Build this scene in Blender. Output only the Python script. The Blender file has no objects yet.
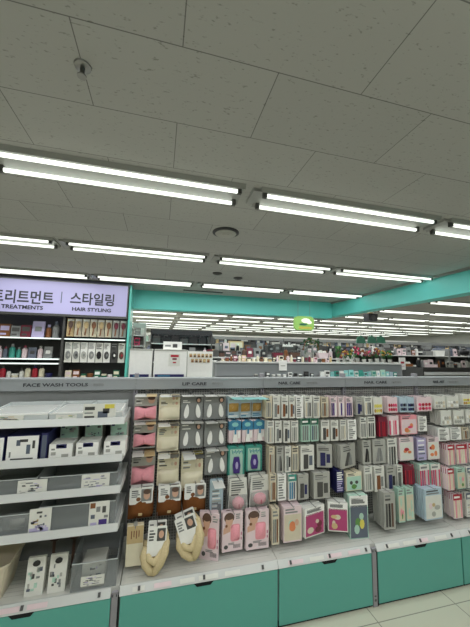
import bpy, math, random
from mathutils import Vector, Matrix
R = random.Random(7)
sc = bpy.context.scene
col = sc.collection
pi = math.pi

# ------------------------------------------------------------------ camera
F, PITCH, YAW, ROLL, EYE = 292.88, .1193, .2476, .0215, 1.5
fw = Vector((math.sin(YAW)*math.cos(PITCH), math.cos(YAW)*math.cos(PITCH), math.sin(PITCH)))
rt = Vector((math.cos(YAW), -math.sin(YAW), 0)); up = rt.cross(fw)
cr = math.cos(ROLL)*rt + math.sin(ROLL)*up; cu = -math.sin(ROLL)*rt + math.cos(ROLL)*up
cam = bpy.data.cameras.new('camera'); co = bpy.data.objects.new('camera', cam); col.objects.link(co)
cam.sensor_fit = 'VERTICAL'; cam.sensor_height = 24; cam.lens = 24*F/627; cam.clip_start = .02; cam.clip_end = 100
M4 = Matrix((cr, cu, -fw)).transposed().to_4x4(); M4.translation = Vector((0, 0, EYE)); co.matrix_world = M4
sc.camera = co
def at(px, py, Y):                       # the point of the plane y = Y seen at a photo pixel
    d = (px-235)*cr - (py-313.5)*cu + F*fw
    return Vector((0, 0, EYE)) + d*(Y/d.y)

# ------------------------------------------------------------------ world and exposure
w = bpy.data.worlds.new('world'); sc.world = w; w.use_nodes = True
w.node_tree.nodes['Background'].inputs[0].default_value = (.8, .9, 1, 1)
w.node_tree.nodes['Background'].inputs[1].default_value = .02
sc.view_settings.view_transform = 'Standard'; sc.view_settings.look = 'None'
sc.view_settings.exposure = 0; sc.view_settings.gamma = 1; sc.view_settings.use_curve_mapping = False
sc.cycles.use_denoising = True
sc.cycles.sample_clamp_direct = 1.5; sc.cycles.max_bounces = 7; sc.cycles.transparent_max_bounces = 12
TUBE_POWER = 2.2          # radiance of the visible tube
LAMP_WATTS = 5.3          # light thrown down by each tube

# ------------------------------------------------------------------ materials
_m = {}
def srgb(c):
    return tuple((x/255/12.92 if x/255 <= .04045 else ((x/255+.055)/1.055)**2.4) for x in c)
def mat(name, c, rough=.5, metal=0, var=.06, scale=30, spec=.5):
    if name in _m: return _m[name]
    m = bpy.data.materials.new(name); m.use_nodes = True; _m[name] = m
    nt = m.node_tree; b = nt.nodes['Principled BSDF']
    c = srgb(c)
    b.inputs['Roughness'].default_value = rough; b.inputs['Metallic'].default_value = metal
    b.inputs['Specular IOR Level'].default_value = spec
    tc = nt.nodes.new('ShaderNodeTexCoord'); no = nt.nodes.new('ShaderNodeTexNoise'); no.inputs['Scale'].default_value = scale
    mx = nt.nodes.new('ShaderNodeMix'); mx.data_type = 'RGBA'
    mx.inputs[6].default_value = tuple(x*(1-var) for x in c)+(1,); mx.inputs[7].default_value = tuple(min(1, x*(1+var)) for x in c)+(1,)
    nt.links.new(tc.outputs['Object'], no.inputs['Vector']); nt.links.new(no.outputs[0], mx.inputs[0]); nt.links.new(mx.outputs[2], b.inputs['Base Color'])
    return m
def emis(name, c, s):
    m = bpy.data.materials.new(name); m.use_nodes = True; _m[name] = m
    b = m.node_tree.nodes['Principled BSDF']; b.inputs['Base Color'].default_value = (.8, .8, .8, 1)
    b.inputs['Base Color'].default_value = tuple(x*.5 for x in srgb(c))+(1,); b.inputs['Emission Color'].default_value = srgb(c)+(1,); b.inputs['Emission Strength'].default_value = s
    return m
def clear(name, c, cover=.25, rough=.08):
    m = bpy.data.materials.new(name); m.use_nodes = True; _m[name] = m
    nt = m.node_tree; out = nt.nodes['Material Output']; b = nt.nodes['Principled BSDF']
    b.inputs['Base Color'].default_value = srgb(c)+(1,); b.inputs['Roughness'].default_value = rough
    t = nt.nodes.new('ShaderNodeBsdfTransparent'); mx = nt.nodes.new('ShaderNodeMixShader')
    lw = nt.nodes.new('ShaderNodeLayerWeight'); lw.inputs[0].default_value = .35
    ma = nt.nodes.new('ShaderNodeMath'); ma.operation = 'MULTIPLY_ADD'; ma.inputs[1].default_value = .5; ma.inputs[2].default_value = cover; ma.use_clamp = True
    nt.links.new(lw.outputs['Fresnel'], ma.inputs[0]); nt.links.new(ma.outputs[0], mx.inputs[0])
    nt.links.new(t.outputs[0], mx.inputs[1]); nt.links.new(b.outputs[0], mx.inputs[2]); nt.links.new(mx.outputs[0], out.inputs[0])
    return m
C = dict(white=(236,236,230), paper=(216,216,207), cream=(224,216,188), grey=(128,130,128), dgrey=(70,70,68), black=(26,26,28),
  metalgrey=(150,152,152), teal=(62,146,132), pink=(226,150,158), hotpink=(214,70,110), red=(168,36,52), brown=(122,76,42), tan=(196,172,126),
  blue=(58,126,160), navy=(32,34,84), aqua=(140,200,196), yellow=(216,204,90), amber=(180,140,64), green=(92,140,70), dgreen=(36,96,72),
  purple=(64,40,120), lilac=(180,172,206), magenta=(170,60,110), orange=(216,130,84), skin=(206,164,140), hair=(92,68,56), beige=(206,196,172),
  paleblue=(176,196,206), maroon=(110,34,52), slate=(90,98,112), mint=(170,204,186), palepink=(222,202,204), offgrey=(168,168,160))
for k, v in C.items(): mat(k, v, .38)
mat('shelf_white', (206,208,204), .25, scale=4, var=.02); mat('deck_white', (208,208,200), .4, scale=6, var=.04)
mat('towel', (198,182,142), .95, scale=160, var=.22, spec=.1)
mat('foam', (232,158,168), .9, scale=120, var=.1, spec=.1); mat('brown_fabric', (124,78,44), .9, scale=80, var=.2, spec=.1)
mat('header_grey', (138,142,142), .4, scale=2, var=.02); mat('post_grey', (138,136,140), .4); mat('steel', (150,150,148), .3, .8)
mat('teal_front', (84,162,148), .35, scale=1.5, var=.03); mat('teal_beam', (112,222,214), .45, scale=.8, var=.04)
mat('basket', (206,196,172), .5); mat('fixture', (150,152,148), .4, scale=2, var=.02); mat('leaf', (40,84,40), .7, scale=60, var=.4)
mat('lettering', (40,42,46), .6); mat('dark_gap', (14,18,18), .9)
emis('tube_light', (250,255,244), TUBE_POWER); emis('sign_light', (190,186,228), .36)
emis('green_light', (150,196,100), .45); emis('white_light', (236,240,220), .9); emis('shelf_glow', (225,240,235), 1.3)
clear('acrylic', (190,196,196), .16); clear('cellophane', (200,202,198), .22, .2); clear('frost', (222,228,226), .62, .3)
# the clearer cellophane over the pouches
def grid_mat(name, c1, c2, s):           # perforated grey panel
    m = mat(name, c1); nt = m.node_tree; b = nt.nodes['Principled BSDF']
    tc = nt.nodes.new('ShaderNodeTexCoord'); mp = nt.nodes.new('ShaderNodeMapping'); mp.inputs['Rotation'].default_value = (pi/2, 0, 0)
    br = nt.nodes.new('ShaderNodeTexBrick'); br.offset = 0; br.inputs['Scale'].default_value = s; br.inputs['Mortar Size'].default_value = .22
    br.inputs['Brick Width'].default_value = 1; br.inputs['Row Height'].default_value = 1
    br.inputs['Color1'].default_value = srgb(c2)+(1,); br.inputs['Color2'].default_value = srgb(c2)+(1,); br.inputs['Mortar'].default_value = srgb(c1)+(1,)
    nt.links.new(tc.outputs['Object'], mp.inputs[0]); nt.links.new(mp.outputs[0], br.inputs[0]); nt.links.new(br.outputs[0], b.inputs['Base Color'])
    return m
grid_mat('mesh_panel', (150,150,144), (78,78,75), 62)
def ceiling_mat():
    m = mat('ceiling_board', (150,151,146), .9, spec=.15); nt = m.node_tree; b = nt.nodes['Principled BSDF']; N = nt.nodes.new; L = nt.links.new
    tc = N('ShaderNodeTexCoord'); mp = N('ShaderNodeMapping'); mp.inputs['Location'].default_value = (-.37+.69*20, -.545+.69*20, 0)
    br = N('ShaderNodeTexBrick'); br.offset = .5; br.inputs['Scale'].default_value = 1; br.inputs['Mortar Size'].default_value = .0022
    br.inputs['Brick Width'].default_value = .69; br.inputs['Row Height'].default_value = .345; br.inputs['Mortar Smooth'].default_value = .3
    base = srgb((174,174,170))
    br.inputs['Color1'].default_value = base+(1,); br.inputs['Color2'].default_value = tuple(x*.96 for x in base)+(1,); br.inputs['Mortar'].default_value = tuple(x*.42 for x in base)+(1,)
    L(tc.outputs['Object'], mp.inputs[0]); L(mp.outputs[0], br.inputs[0])
    mp2 = N('ShaderNodeMapping'); mp2.inputs['Scale'].default_value = (48, 105, 1); L(tc.outputs['Object'], mp2.inputs[0])
    no = N('ShaderNodeTexNoise'); no.inputs['Scale'].default_value = 1; no.inputs['Detail'].default_value = 1.5; L(mp2.outputs[0], no.inputs[0])
    rp = N('ShaderNodeValToRGB'); rp.color_ramp.elements[0].position = .25; rp.color_ramp.elements[0].color = (.66, .66, .64, 1)
    rp.color_ramp.elements[1].position = .36; rp.color_ramp.elements[1].color = (1, 1, 1, 1); L(no.outputs[0], rp.inputs[0])
    mx = N('ShaderNodeMix'); mx.data_type = 'RGBA'; mx.blend_type = 'MULTIPLY'; mx.inputs[0].default_value = 1
    L(br.outputs[0], mx.inputs[6]); L(rp.outputs[0], mx.inputs[7]); L(mx.outputs[2], b.inputs['Base Color'])
ceiling_mat()
def floor_mat():
    m = mat('floor_tile', (196,194,176), .35); nt = m.node_tree; b = nt.nodes['Principled BSDF']; N = nt.nodes.new; L = nt.links.new
    tc = N('ShaderNodeTexCoord'); mp = N('ShaderNodeMapping'); mp.inputs['Location'].default_value = (-1.258+.547*20, -1.565+.547*20, 0)
    br = N('ShaderNodeTexBrick'); br.offset = 0; br.inputs['Scale'].default_value = 1; br.inputs['Mortar Size'].default_value = .003
    br.inputs['Brick Width'].default_value = .547; br.inputs['Row Height'].default_value = .547
    c = srgb((198,196,176)); br.inputs['Color1'].default_value = c+(1,); br.inputs['Color2'].default_value = tuple(x*.97 for x in c)+(1,); br.inputs['Mortar'].default_value = tuple(x*.4 for x in c)+(1,)
    L(tc.outputs['Object'], mp.inputs[0]); L(mp.outputs[0], br.inputs[0]); L(br.outputs[0], b.inputs['Base Color'])
floor_mat()

# ------------------------------------------------------------------ mesh collector
class MB:
    def __init__(s): s.v = []; s.f = []; s.mi = []; s.ms = []
    def m(s, name):
        if name not in s.ms: s.ms.append(name)
        return s.ms.index(name)
    def add(s, vs, fs, m):
        o = len(s.v); s.v += [tuple(v) for v in vs]; k = s.m(m)
        for f in fs: s.f.append([o+i for i in f]); s.mi.append(k)
    def box(s, x0, x1, y0, y1, z0, z1, m):
        s.add([(x0,y0,z0),(x1,y0,z0),(x1,y1,z0),(x0,y1,z0),(x0,y0,z1),(x1,y0,z1),(x1,y1,z1),(x0,y1,z1)],
              [(0,3,2,1),(4,5,6,7),(0,1,5,4),(1,2,6,5),(2,3,7,6),(3,0,4,7)], m)
    def prism(s, pts, y0, y1, m):          # outline in x,z extruded along y
        n = len(pts)
        s.add([(x,y0,z) for x,z in pts]+[(x,y1,z) for x,z in pts], [tuple(range(n))[::-1], tuple(range(n,2*n))]+[(i,(i+1)%n,n+(i+1)%n,n+i) for i in range(n)], m)
    def prism_x(s, pts, x0, x1, m):        # outline in y,z extruded along x
        n = len(pts)
        s.add([(x0,y,z) for y,z in pts]+[(x1,y,z) for y,z in pts], [tuple(range(n))[::-1], tuple(range(n,2*n))]+[(i,(i+1)%n,n+(i+1)%n,n+i) for i in range(n)], m)
    def ell(s, cx, cz, rx, rz, y0, y1, m, n=14):
        s.prism([(cx+rx*math.cos(2*pi*i/n), cz+rz*math.sin(2*pi*i/n)) for i in range(n)], y0, y1, m)
    def rbox(s, x0, x1, z0, z1, y0, y1, r, m):
        p = []
        for cx, cz, a in ((x1-r,z1-r,0),(x0+r,z1-r,90),(x0+r,z0+r,180),(x1-r,z0+r,270)):
            for k in range(4): t = math.radians(a+30*k); p.append((cx+r*math.cos(t), cz+r*math.sin(t)))
        s.prism(p, y0, y1, m)
    def cyl(s, cx, cy, z0, z1, r, m, n=12, r2=None):
        r2 = r if r2 is None else r2
        vs = [(cx+r*math.cos(2*pi*i/n), cy+r*math.sin(2*pi*i/n), z0) for i in range(n)]+[(cx+r2*math.cos(2*pi*i/n), cy+r2*math.sin(2*pi*i/n), z1) for i in range(n)]
        s.add(vs, [tuple(range(n))[::-1], tuple(range(n,2*n))]+[(i,(i+1)%n,n+(i+1)%n,n+i) for i in range(n)], m)
    def lathe(s, prof, m, n=14, sx=1, sy=1):
        vs = []; fs = []
        for r, z in prof: vs += [(r*sx*math.cos(2*pi*i/n), r*sy*math.sin(2*pi*i/n), z) for i in range(n)]
        for j in range(len(prof)-1): fs += [(j*n+i, j*n+(i+1)%n, (j+1)*n+(i+1)%n, (j+1)*n+i) for i in range(n)]
        fs += [tuple(range(n))[::-1], tuple(range((len(prof)-1)*n, len(prof)*n))]
        s.add(vs, fs, m)
    def tube(s, path, r, m, n=6, rz=1):
        vs = []; fs = []; P = [Vector(p) for p in path]; K = len(P)
        for i, p in enumerate(P):
            d = (P[min(i+1,K-1)]-P[max(i-1,0)]).normalized()
            a = d.cross(Vector((0,1,0)) if abs(d.y) < .8 else Vector((1,0,0))).normalized(); b = d.cross(a)
            rr = r[i] if isinstance(r, (list, tuple)) else r
            vs += [tuple(p+a*rr*math.cos(2*pi*k/n)+b*rr*rz*math.sin(2*pi*k/n)) for k in range(n)]
        for j in range(K-1): fs += [(j*n+k, j*n+(k+1)%n, (j+1)*n+(k+1)%n, (j+1)*n+k) for k in range(n)]
        fs += [tuple(range(n))[::-1], tuple(range((K-1)*n, K*n))]
        s.add(vs, fs, m)
    def pillow(s, x0, x1, z0, z1, y, t, m, n=6, wob=0, pinch=0):   # puffed cushion, flat back at y, bulging to -y
        vs = []; fs = []
        for j in range(n+1):
            for i in range(n+1):
                u = i/n*2-1; v = j/n*2-1; h = ((1-u*u)*(1-v*v))**.45*t
                zc = (z0+z1)/2; zz = zc+(z1-z0)/2*v*(1-pinch*(1-abs(u))); h *= (1-pinch*.7*(1-abs(u))**2)
                vs.append((x0+(x1-x0)*i/n, y-h-(wob*R.random() if h > t*.3 else 0), zz))
        for j in range(n):
            for i in range(n): a = j*(n+1)+i; fs.append((a, a+1, a+n+2, a+n+1))
        o = len(vs); vs += [(x0,y,z0),(x1,y,z0),(x1,y,z1),(x0,y,z1)]; fs.append((o,o+3,o+2,o+1))
        s.add(vs, fs, m)
    def sphere(s, c, rx, ry, rz, m, n=8, k=5):
        vs = []; fs = []
        for j in range(1, k):
            t = pi*j/k; vs += [(c[0]+rx*math.sin(t)*math.cos(2*pi*i/n), c[1]+ry*math.sin(t)*math.sin(2*pi*i/n), c[2]+rz*math.cos(t)) for i in range(n)]
        for j in range(k-2): fs += [(j*n+i, (j+1)*n+i, (j+1)*n+(i+1)%n, j*n+(i+1)%n) for i in range(n)]
        T = len(vs); vs += [(c[0],c[1],c[2]+rz),(c[0],c[1],c[2]-rz)]
        fs += [(T,i,(i+1)%n) for i in range(n)]+[(T+1,(k-2)*n+(i+1)%n,(k-2)*n+i) for i in range(n)]
        s.add(vs, fs, m)
    def mesh(s, name, smooth=False):
        me = bpy.data.meshes.new(name); me.from_pydata(s.v, [], s.f)
        for n in s.ms: me.materials.append(_m[n])
        me.polygons.foreach_set('material_index', s.mi)
        if smooth: me.polygons.foreach_set('use_smooth', [True]*len(s.f))
        me.update(); return me
    def build(s, name, parent=None, loc=None, smooth=False, rz=0):
        return link(name, s.mesh(name, smooth), parent, loc, rz)
def link(name, data, parent=None, loc=None, rz=0):
    o = bpy.data.objects.new(name, data); col.objects.link(o)
    if parent: o.parent = parent
    if loc is not None: o.location = loc
    o.rotation_euler.z = rz
    return o
seen = set()
def tag(o, label, cat, group=None):
    n = len(label.replace(',', ' ').split())
    if not 4 <= n <= 16: print('LABEL LENGTH', n, label)
    if label in seen: print('LABEL REPEAT', label)
    seen.add(label)
    o['label'] = label; o['category'] = cat
    if group: o['group'] = group
    return o
def thing(name, loc, label, cat, group=None, rz=0): return tag(link(name, None, None, loc, rz), label, cat, group)
def struct(o): o['kind'] = 'structure'; return o
def dup(o, loc, rz, label, group=None):
    c = o.copy(); col.objects.link(c); c.location = loc; c.rotation_euler.z = rz
    for ch in list(o.children):
        d = ch.copy(); col.objects.link(d); d.parent = c
        for g in list(ch.children):
            e = g.copy(); col.objects.link(e); e.parent = d
    return tag(c, label, o['category'], group or o.get('group'))
def text(name, body, size, loc, m, parent=None, bold=0, width=None, depth=.001):
    cu_ = bpy.data.curves.new(name, 'FONT'); cu_.body = body; cu_.size = size; cu_.align_x = 'LEFT'; cu_.align_y = 'BOTTOM_BASELINE'
    cu_.offset = bold; cu_.extrude = depth; cu_.resolution_u = 3
    t = bpy.data.objects.new(name, cu_); col.objects.link(t)
    bpy.context.view_layer.update()
    me = bpy.data.meshes.new_from_object(t.evaluated_get(bpy.context.evaluated_depsgraph_get()))
    bpy.data.objects.remove(t); bpy.data.curves.remove(cu_)
    xs = [v.co.x for v in me.vertices] or [0, 1]; k = (width/(max(xs)-min(xs))) if width else 1; x0 = min(xs)
    for v in me.vertices: v.co = ((v.co.x-x0)*k, -v.co.z, v.co.y)
    me.materials.clear(); me.materials.append(_m[m])
    return link(name, me, parent, loc)
ORD = 'first second third fourth fifth sixth seventh eighth ninth tenth eleventh twelfth thirteenth fourteenth fifteenth sixteenth seventeenth eighteenth nineteenth twentieth'.split()
TENS = {2: 'twenty', 3: 'thirty', 4: 'forty', 5: 'fifty', 6: 'sixty'}
def nth(i): return ORD[i] if i < 20 else (TENS[(i+1)//10]+('-'+ORD[(i+1) % 10-1] if (i+1) % 10 else 'th'))

# ================================================================== the room
CZ = 2.5
b = MB(); b.box(-4, 15, -4, 19, -.1, 0, 'floor_tile'); struct(b.build('floor'))
b = MB(); b.box(-4, 15, -4, 19, CZ, CZ+.1, 'ceiling_board'); struct(b.build('ceiling'))
mat('wall_paint', (176,178,172), .8, scale=1.5)
b = MB(); b.box(-4.1, -4, -4, 19, 0, CZ, 'wall_paint'); struct(b.build('wall_left'))
b = MB(); b.box(15, 15.1, -4, 19, 0, CZ, 'wall_paint'); struct(b.build('wall_right'))
b = MB(); b.box(-4, 15, 19, 19.1, 0, CZ, 'wall_paint'); struct(b.build('wall_back'))
b = MB(); b.box(-4, 15, -4.1, -4, 0, CZ, 'wall_paint'); struct(b.build('wall_front'))
# turquoise downstand beams round the bay of ceiling
b = MB(); b.box(-3.9, 3.455, 5.39, 5.62, 2.17, CZ, 'teal_beam'); struct(b.build('trim_1'))
b = MB()
for P in ([(3.46,-4),(3.46,5.62),(3.66,5.62),(3.66,-4)],):
    n = len(P); b.add([(x,y,2.21) for x,y in P]+[(x,y,CZ) for x,y in P], [tuple(range(n)),tuple(range(n,2*n))[::-1]]+[(i,(i+1)%n,n+(i+1)%n,n+i) for i in range(n)], 'teal_beam')
struct(b.build('trim_2'))
b = MB(); P = [(3.425,-4),(3.425,5.39),(3.459,5.39),(3.459,-4)]; n = 4
b.add([(x,y,CZ-.03) for x,y in P]+[(x,y,CZ) for x,y in P], [tuple(range(n)),tuple(range(n,2*n))[::-1]]+[(i,(i+1)%n,n+(i+1)%n,n+i) for i in range(n)], 'fixture')
struct(b.build('trim_3'))

# ------------------------------------------------------------------ fluorescent fixtures
hb = MB(); hb.prism_x([(-.115,0),(-.10,-.028),(-.07,-.012),(.07,-.012),(.10,-.028),(.115,0)], -.70, .70, 'fixture')
hb.box(-.745, -.70, -.09, .09, -.02, 0, 'fixture')
for s in (-1, 1):
    for y in (-.076, .076): hb.box(min(s*.655,s*.68), max(s*.655,s*.68), y-.012, y+.012, -.05, -.008, 'dgrey')
lamp = bpy.data.lights.new('tube_lamp', 'AREA'); lamp.shape = 'RECTANGLE'; lamp.size = 1.30; lamp.size_y = .018; lamp.energy = LAMP_WATTS; lamp.color = (.965, .985, 1.0)
housing = hb.mesh('housing')
tb = MB(); tb.tube([(-.655,0,0),(.655,0,0)], .0125, 'tube_light', n=8); tubem = tb.mesh('tube', True)
for k in range(-2, 11):
    Y = 1.732+1.372*k
    if 5.3 < Y < 5.7: continue
    n0 = -1 if k < 3 else -2
    xmax = 3.5 if k < 2 else min(14, Y*1.45+1)
    n = n0; i = 0
    while True:
        x = -.238+1.492*n + (.01 if n else 0)
        if x > xmax or x > 14.2: break
        n += 1
        if k == 2 and 3.2 < x < 4.4: x = x
        if abs(x-3.6) < .80 and Y < 5.7: continue
        rowname = {-2: 'second row behind the viewer', -1: 'row just behind the viewer', 0: 'nearest row seen', 1: 'second row from the front', 2: 'third row, before the turquoise beam'}.get(k, nth(k-3)+' row beyond the turquoise beam')
        t = thing('ceiling_light', (x, Y, CZ), f'twin tube ceiling light, {nth(i)} from left, {rowname}', 'ceiling light', 'twin tube ceiling lights')
        i += 1
        link('housing', housing, t)
        for y in (-.076, .076):
            tu = link('tube', tubem, t, (0, y, -.036)); link('tube_lamp', lamp, tu, (0, 0, -.0135))

# ceiling fittings
def disc_fit(name, x, y, r, label, cat, ring='dgrey', inner='grey'):
    t = thing(name, (x, y, CZ), label, cat)
    a = MB(); a.lathe([(r,0),(r,-.008),(r*.86,-.014)], ring, 28); a.build('rim', t, smooth=False)
    a = MB()
    for q, rr in enumerate((.80, .52, .28)): a.lathe([(r*rr,-.0145-.004*q),(r*rr*.95,-.020-.004*q)], inner, 24)
    a.build('diffuser', t)
disc_fit('air_diffuser', .506, 2.39, .115, 'round grey air diffuser with dark ring between the light rows', 'air vent', 'black', 'offgrey')
disc_fit('ceiling_speaker', .70, 3.78, .065, 'small round dark ceiling disc left of its twin', 'speaker', 'dgrey', 'dgrey')
disc_fit('ceiling_speaker', 1.03, 3.95, .065, 'small round dark ceiling disc right of its twin', 'speaker', 'dgrey', 'dgrey')
t = thing('sprinkler', (-.319, 1.054, CZ), 'small chrome sprinkler head in the ceiling board upper left', 'sprinkler')
a = MB(); a.lathe([(.030,0),(.028,-.006),(.015,-.010)], 'steel', 20); a.build('rim', t)
a = MB(); a.cyl(0,0,-.04,-.008,.008,'dgrey'); a.cyl(0,0,-.044,-.04,.016,'steel'); a.build('nozzle', t)
a = MB(); a.box(.35, 1.05, 5.08, 5.13, CZ-.01, CZ, 'black'); tag(a.build('slot_vent'), 'long dark slot vent in the ceiling before the turquoise beam', 'air vent')

# ================================================================== the near gondola
XB = [-.957, -.13, .697, 1.336, 1.99, 2.64, 3.30]       # bay edges
BAY = ['face wash bay', 'lip care bay', 'first nail care bay', 'second nail care bay', 'nail art bay', 'last bay']
YF, YP, HZ0, HZ1 = 1.655, 1.965, 1.235, 1.308
posts = [0, 1, 3, 5]
for i in range(6):
    x0, x1 = XB[i], XB[i+1]
    t = thing('base_cabinet', ((x0+x1)/2, YF, 0), f'turquoise base drawer cabinet under the {BAY[i]}', 'cabinet', 'turquoise base cabinets')
    W = (x1-x0)/2; rp = .038 if (i+1) in (1, 3, 5) else .004
    a = MB(); a.box(-W+.003, W-.003, .012, .33, 0, .298, 'post_grey'); a.box(-W+.003, W-.003, .006, .012, 0, .03, 'dark_gap')
    a.build('body', t)
    nc = 0; hx = .052; d = MB(); zt = .293
    P = [(-W+.006,.012),(W-rp,.012),(W-rp,zt),(nc+hx,zt),(nc+hx-.016,zt-.017),(nc-hx+.016,zt-.017),(nc-hx,zt),(-W+.006,zt)]
    d.prism(P, 0, .011, 'teal_front'); dr = d.build('drawer', t)
    d = MB(); d.prism([(nc+hx,zt),(nc+hx-.016,zt-.017),(nc-hx+.016,zt-.017),(nc-hx,zt)], .002, .0115, 'dark_gap'); d.build('finger_recess', dr)
    if rp > .01:
        d = MB(); d.box(W-rp+.004, W-.006, -.002, .012, 0, .318, 'post_grey')
        d.box(W-.0055, W+.002, .0, .012, 0, .296, 'dark_gap')
        for z in (.30,): 
            d.box(W-rp+.007, W-rp+.011, -.004, 0, z, z+.010, 'black'); d.box(W-.014, W-.010, -.004, 0, z, z+.010, 'black')
        d.box(W-rp+.012, W-.014, -.0035, 0, .03, .042, 'dgrey'); d.box(W-rp+.012, W-.014, -.0035, 0, .055, .062, 'dgrey'); d.build('upright', t)
    # deck
    t = thing('deck_shelf', ((x0+x1)/2, YF, .298), f'white deck shelf with price rail below the {BAY[i]}', 'shelf', 'white deck shelves')
    a = MB(); a.box(-W+.002, W-.002, .02, .31, .0, .034, 'deck_white')
    for q in range(9): a.box(-W+.03, W-.03, .06+q*.026, .062+q*.026, .034, .0344, 'offgrey')
    a.build('board', t)
    a = MB(); a.prism_x([(-.004,0),(.02,0),(.02,.0345),(.012,.0345)], -W+(.0 if i != 1 else .0), W-(.04 if rp > .01 else .002), 'shelf_white'); a.build('price_rail', t)
    for q, fx in enumerate((-.82, 0, .82)):
        cx = fx*(W-.02); c = MB(); c.prism_x([(-.003,.012),(-.006,.013),(.004,.028),(.007,.027)], cx-.006, cx+.006, 'dgrey'); c.build('clip', t)
    u = -W+.06
    for q in range(5):
        ww = R.uniform(.05, .11); c = MB()
        if u+ww > W-.06: break
        c.prism_x([(-.0022,.009),(-.0032,.009),(.0048,.026),(.0058,.026)], u, u+ww, R.choice(['palepink','paper','paper','palepink'])); u += ww+R.uniform(.02, .06); c.build('price_strip', t)
# uprights, back panels, headers
for i in range(6):
    x0, x1 = XB[i], XB[i+1]; W = (x1-x0)/2; cx = (x0+x1)/2
    a = MB(); a.box(-W+.012, W-.012, 0, .012, 0, .90, 'grey' if i == 0 else 'mesh_panel')
    tag(a.build('back_panel', None, (cx, YP, .335)), ('plain grey back panel behind the shelves of the ' if i == 0 else 'perforated grey back panel behind the hooks of the ')+BAY[i], 'panel', 'gondola back panels')
    nm = [('FACE WASH TOOLS', '페이스워시툴'), ('LIP CARE', '립케어'), ('NAIL CARE', '네일케어'), ('NAIL CARE', '네일케어'), ('NAIL ART', '네일아트'), ('NAIL ART', '네일아트')][i]
    t = thing('header_sign', (cx, YP-.03, HZ0), f'grey header strip reading {nm[0].lower()} above the {BAY[i]}', 'sign', 'grey header strips')
    a = MB(); a.prism_x([(0,0),(.03,0),(.045,.073),(.0,.073),(-.004,.069),(-.004,.004)], -W+.001, W-.001, 'header_grey')
    a.box(-W+.001, W-.001, -.0055, -.004, .062, .066, 'metalgrey'); a.build('strip', t)
    if i < 5:
        # measured from the photo: start x of the english word and its width
        sx, wd, kx, kw = [(-.735,.335,-.372,.06),(.152,.155,.345,.07),(.81,.165,1.02,.085),(1.50,.20,1.745,.085),(2.14,.115,2.29,.12)][i]
        text('lettering', nm[0], .026, (sx-cx, -.0047, .026), 'lettering', t, .0006, wd)
        text('korean_lettering', nm[1], .018, (kx-cx, -.0047, .028), 'grey', t, .0003, kw)
for i in range(6):
    a = MB(); a.box(-.012, .012, -.01, .03, 0, 1.0, 'post_grey')
    for q in range(40): a.box(-.003, .003, -.0108, -.01, .02+q*.024, .034+q*.024, 'black')
    tag(a.build('slotted_upright', None, (XB[i+1] if i < 5 else XB[6], YP-.012, .333)), 'slotted grey steel upright at the right edge of the '+BAY[i], 'post', 'slotted uprights')
a = MB(); a.box(XB[0], XB[6], 2.0, 2.02, 0, 1.29, 'grey'); tag(a.build('divider_wall'), 'grey steel spine panel inside the near gondola', 'panel')

# ------------------------------------------------------------------ shelves of the face wash bay
X0, X1, SY = -.945, -.152, 1.60
SZ = [1.116, .940, .794, .622]
for i, z in enumerate(SZ):
    t = thing('shelf', (0, SY, z), f'white metal shelf with lipped front, {["topmost","second from top","third from top","lowest"][i]} above the deck', 'shelf', 'white shelves of the face wash bay')
    a = MB(); a.box(X0, X1, .012, .355, .006, .016, 'shelf_white'); a.build('board', t)
    a = MB(); a.prism_x([(0,0),(.02,0),(.02,.016),(.014,.032),(.009,.032)], X0, X1, 'shelf_white'); a.build('front_lip', t)
    a = MB(); a.prism_x([(.02,0),(.35,-.05),(.355,.016),(.01,.028)], X1-.003, X1+.003, 'shelf_white'); a.build('side_bracket', t)
def tray(x0, x1, z, y0, y1, h, label, m='acrylic', card=None):
    t = thing('plastic_tray', ((x0+x1)/2, y0, z), label, 'tray', 'see through shelf trays'); W = (x1-x0)/2; D = y1-y0; e = .0025
    a = MB(); a.box(-W, W, 0, D, 0, e, m); a.box(-W, W, 0, e, e, h, m); a.box(-W, W, D-e, D, e, h*1.3, m)
    a.prism_x([(e,e),(D-e,e),(D-e,h*1.3),(e,h)], -W, -W+e, m); a.prism_x([(e,e),(D-e,e),(D-e,h*1.3),(e,h)], W-e, W, m); a.build('walls', t)
    a = MB(); a.box(-W, W, -.002, e, h-.003, h, 'white' if m == 'frost' else 'frost'); a.build('rim', t)
    if card:
        cx, cw, z0, z1, marks = card; c = MB(); c.box(cx-cw/2, cx+cw/2, -.0035, -.001, z0, z1, 'paper')
        for q in marks:
            fx, fz, fw_, fh, mm = q; c.box(cx-cw/2+fx*cw, cx-cw/2+(fx+fw_)*cw, -.0042, -.0035, z0+fz*(z1-z0), z0+(fz+fh)*(z1-z0), mm)
        c.build('label_card', t)
    return t
def marks(seed, n=9, ms=('dgrey','slate','grey','offgrey','lilac')):
    r = random.Random(seed); o = []
    for i in range(int(n*1.7)):
        fw_ = r.uniform(.06, .26); fh = r.uniform(.03, .09); o.append((r.uniform(.05, .92-fw_), r.uniform(.06, .9-fh), fw_, fh, r.choice(ms)))
    return o
def P2(x0, y0, x1, y1, Y):
    ym = (y0+y1)/2; xm = (x0+x1)/2
    return at(x0,ym,Y).x, at(x1,ym,Y).x, at(xm,y1,Y).z, at(xm,y0,Y).z
e = .016
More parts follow.
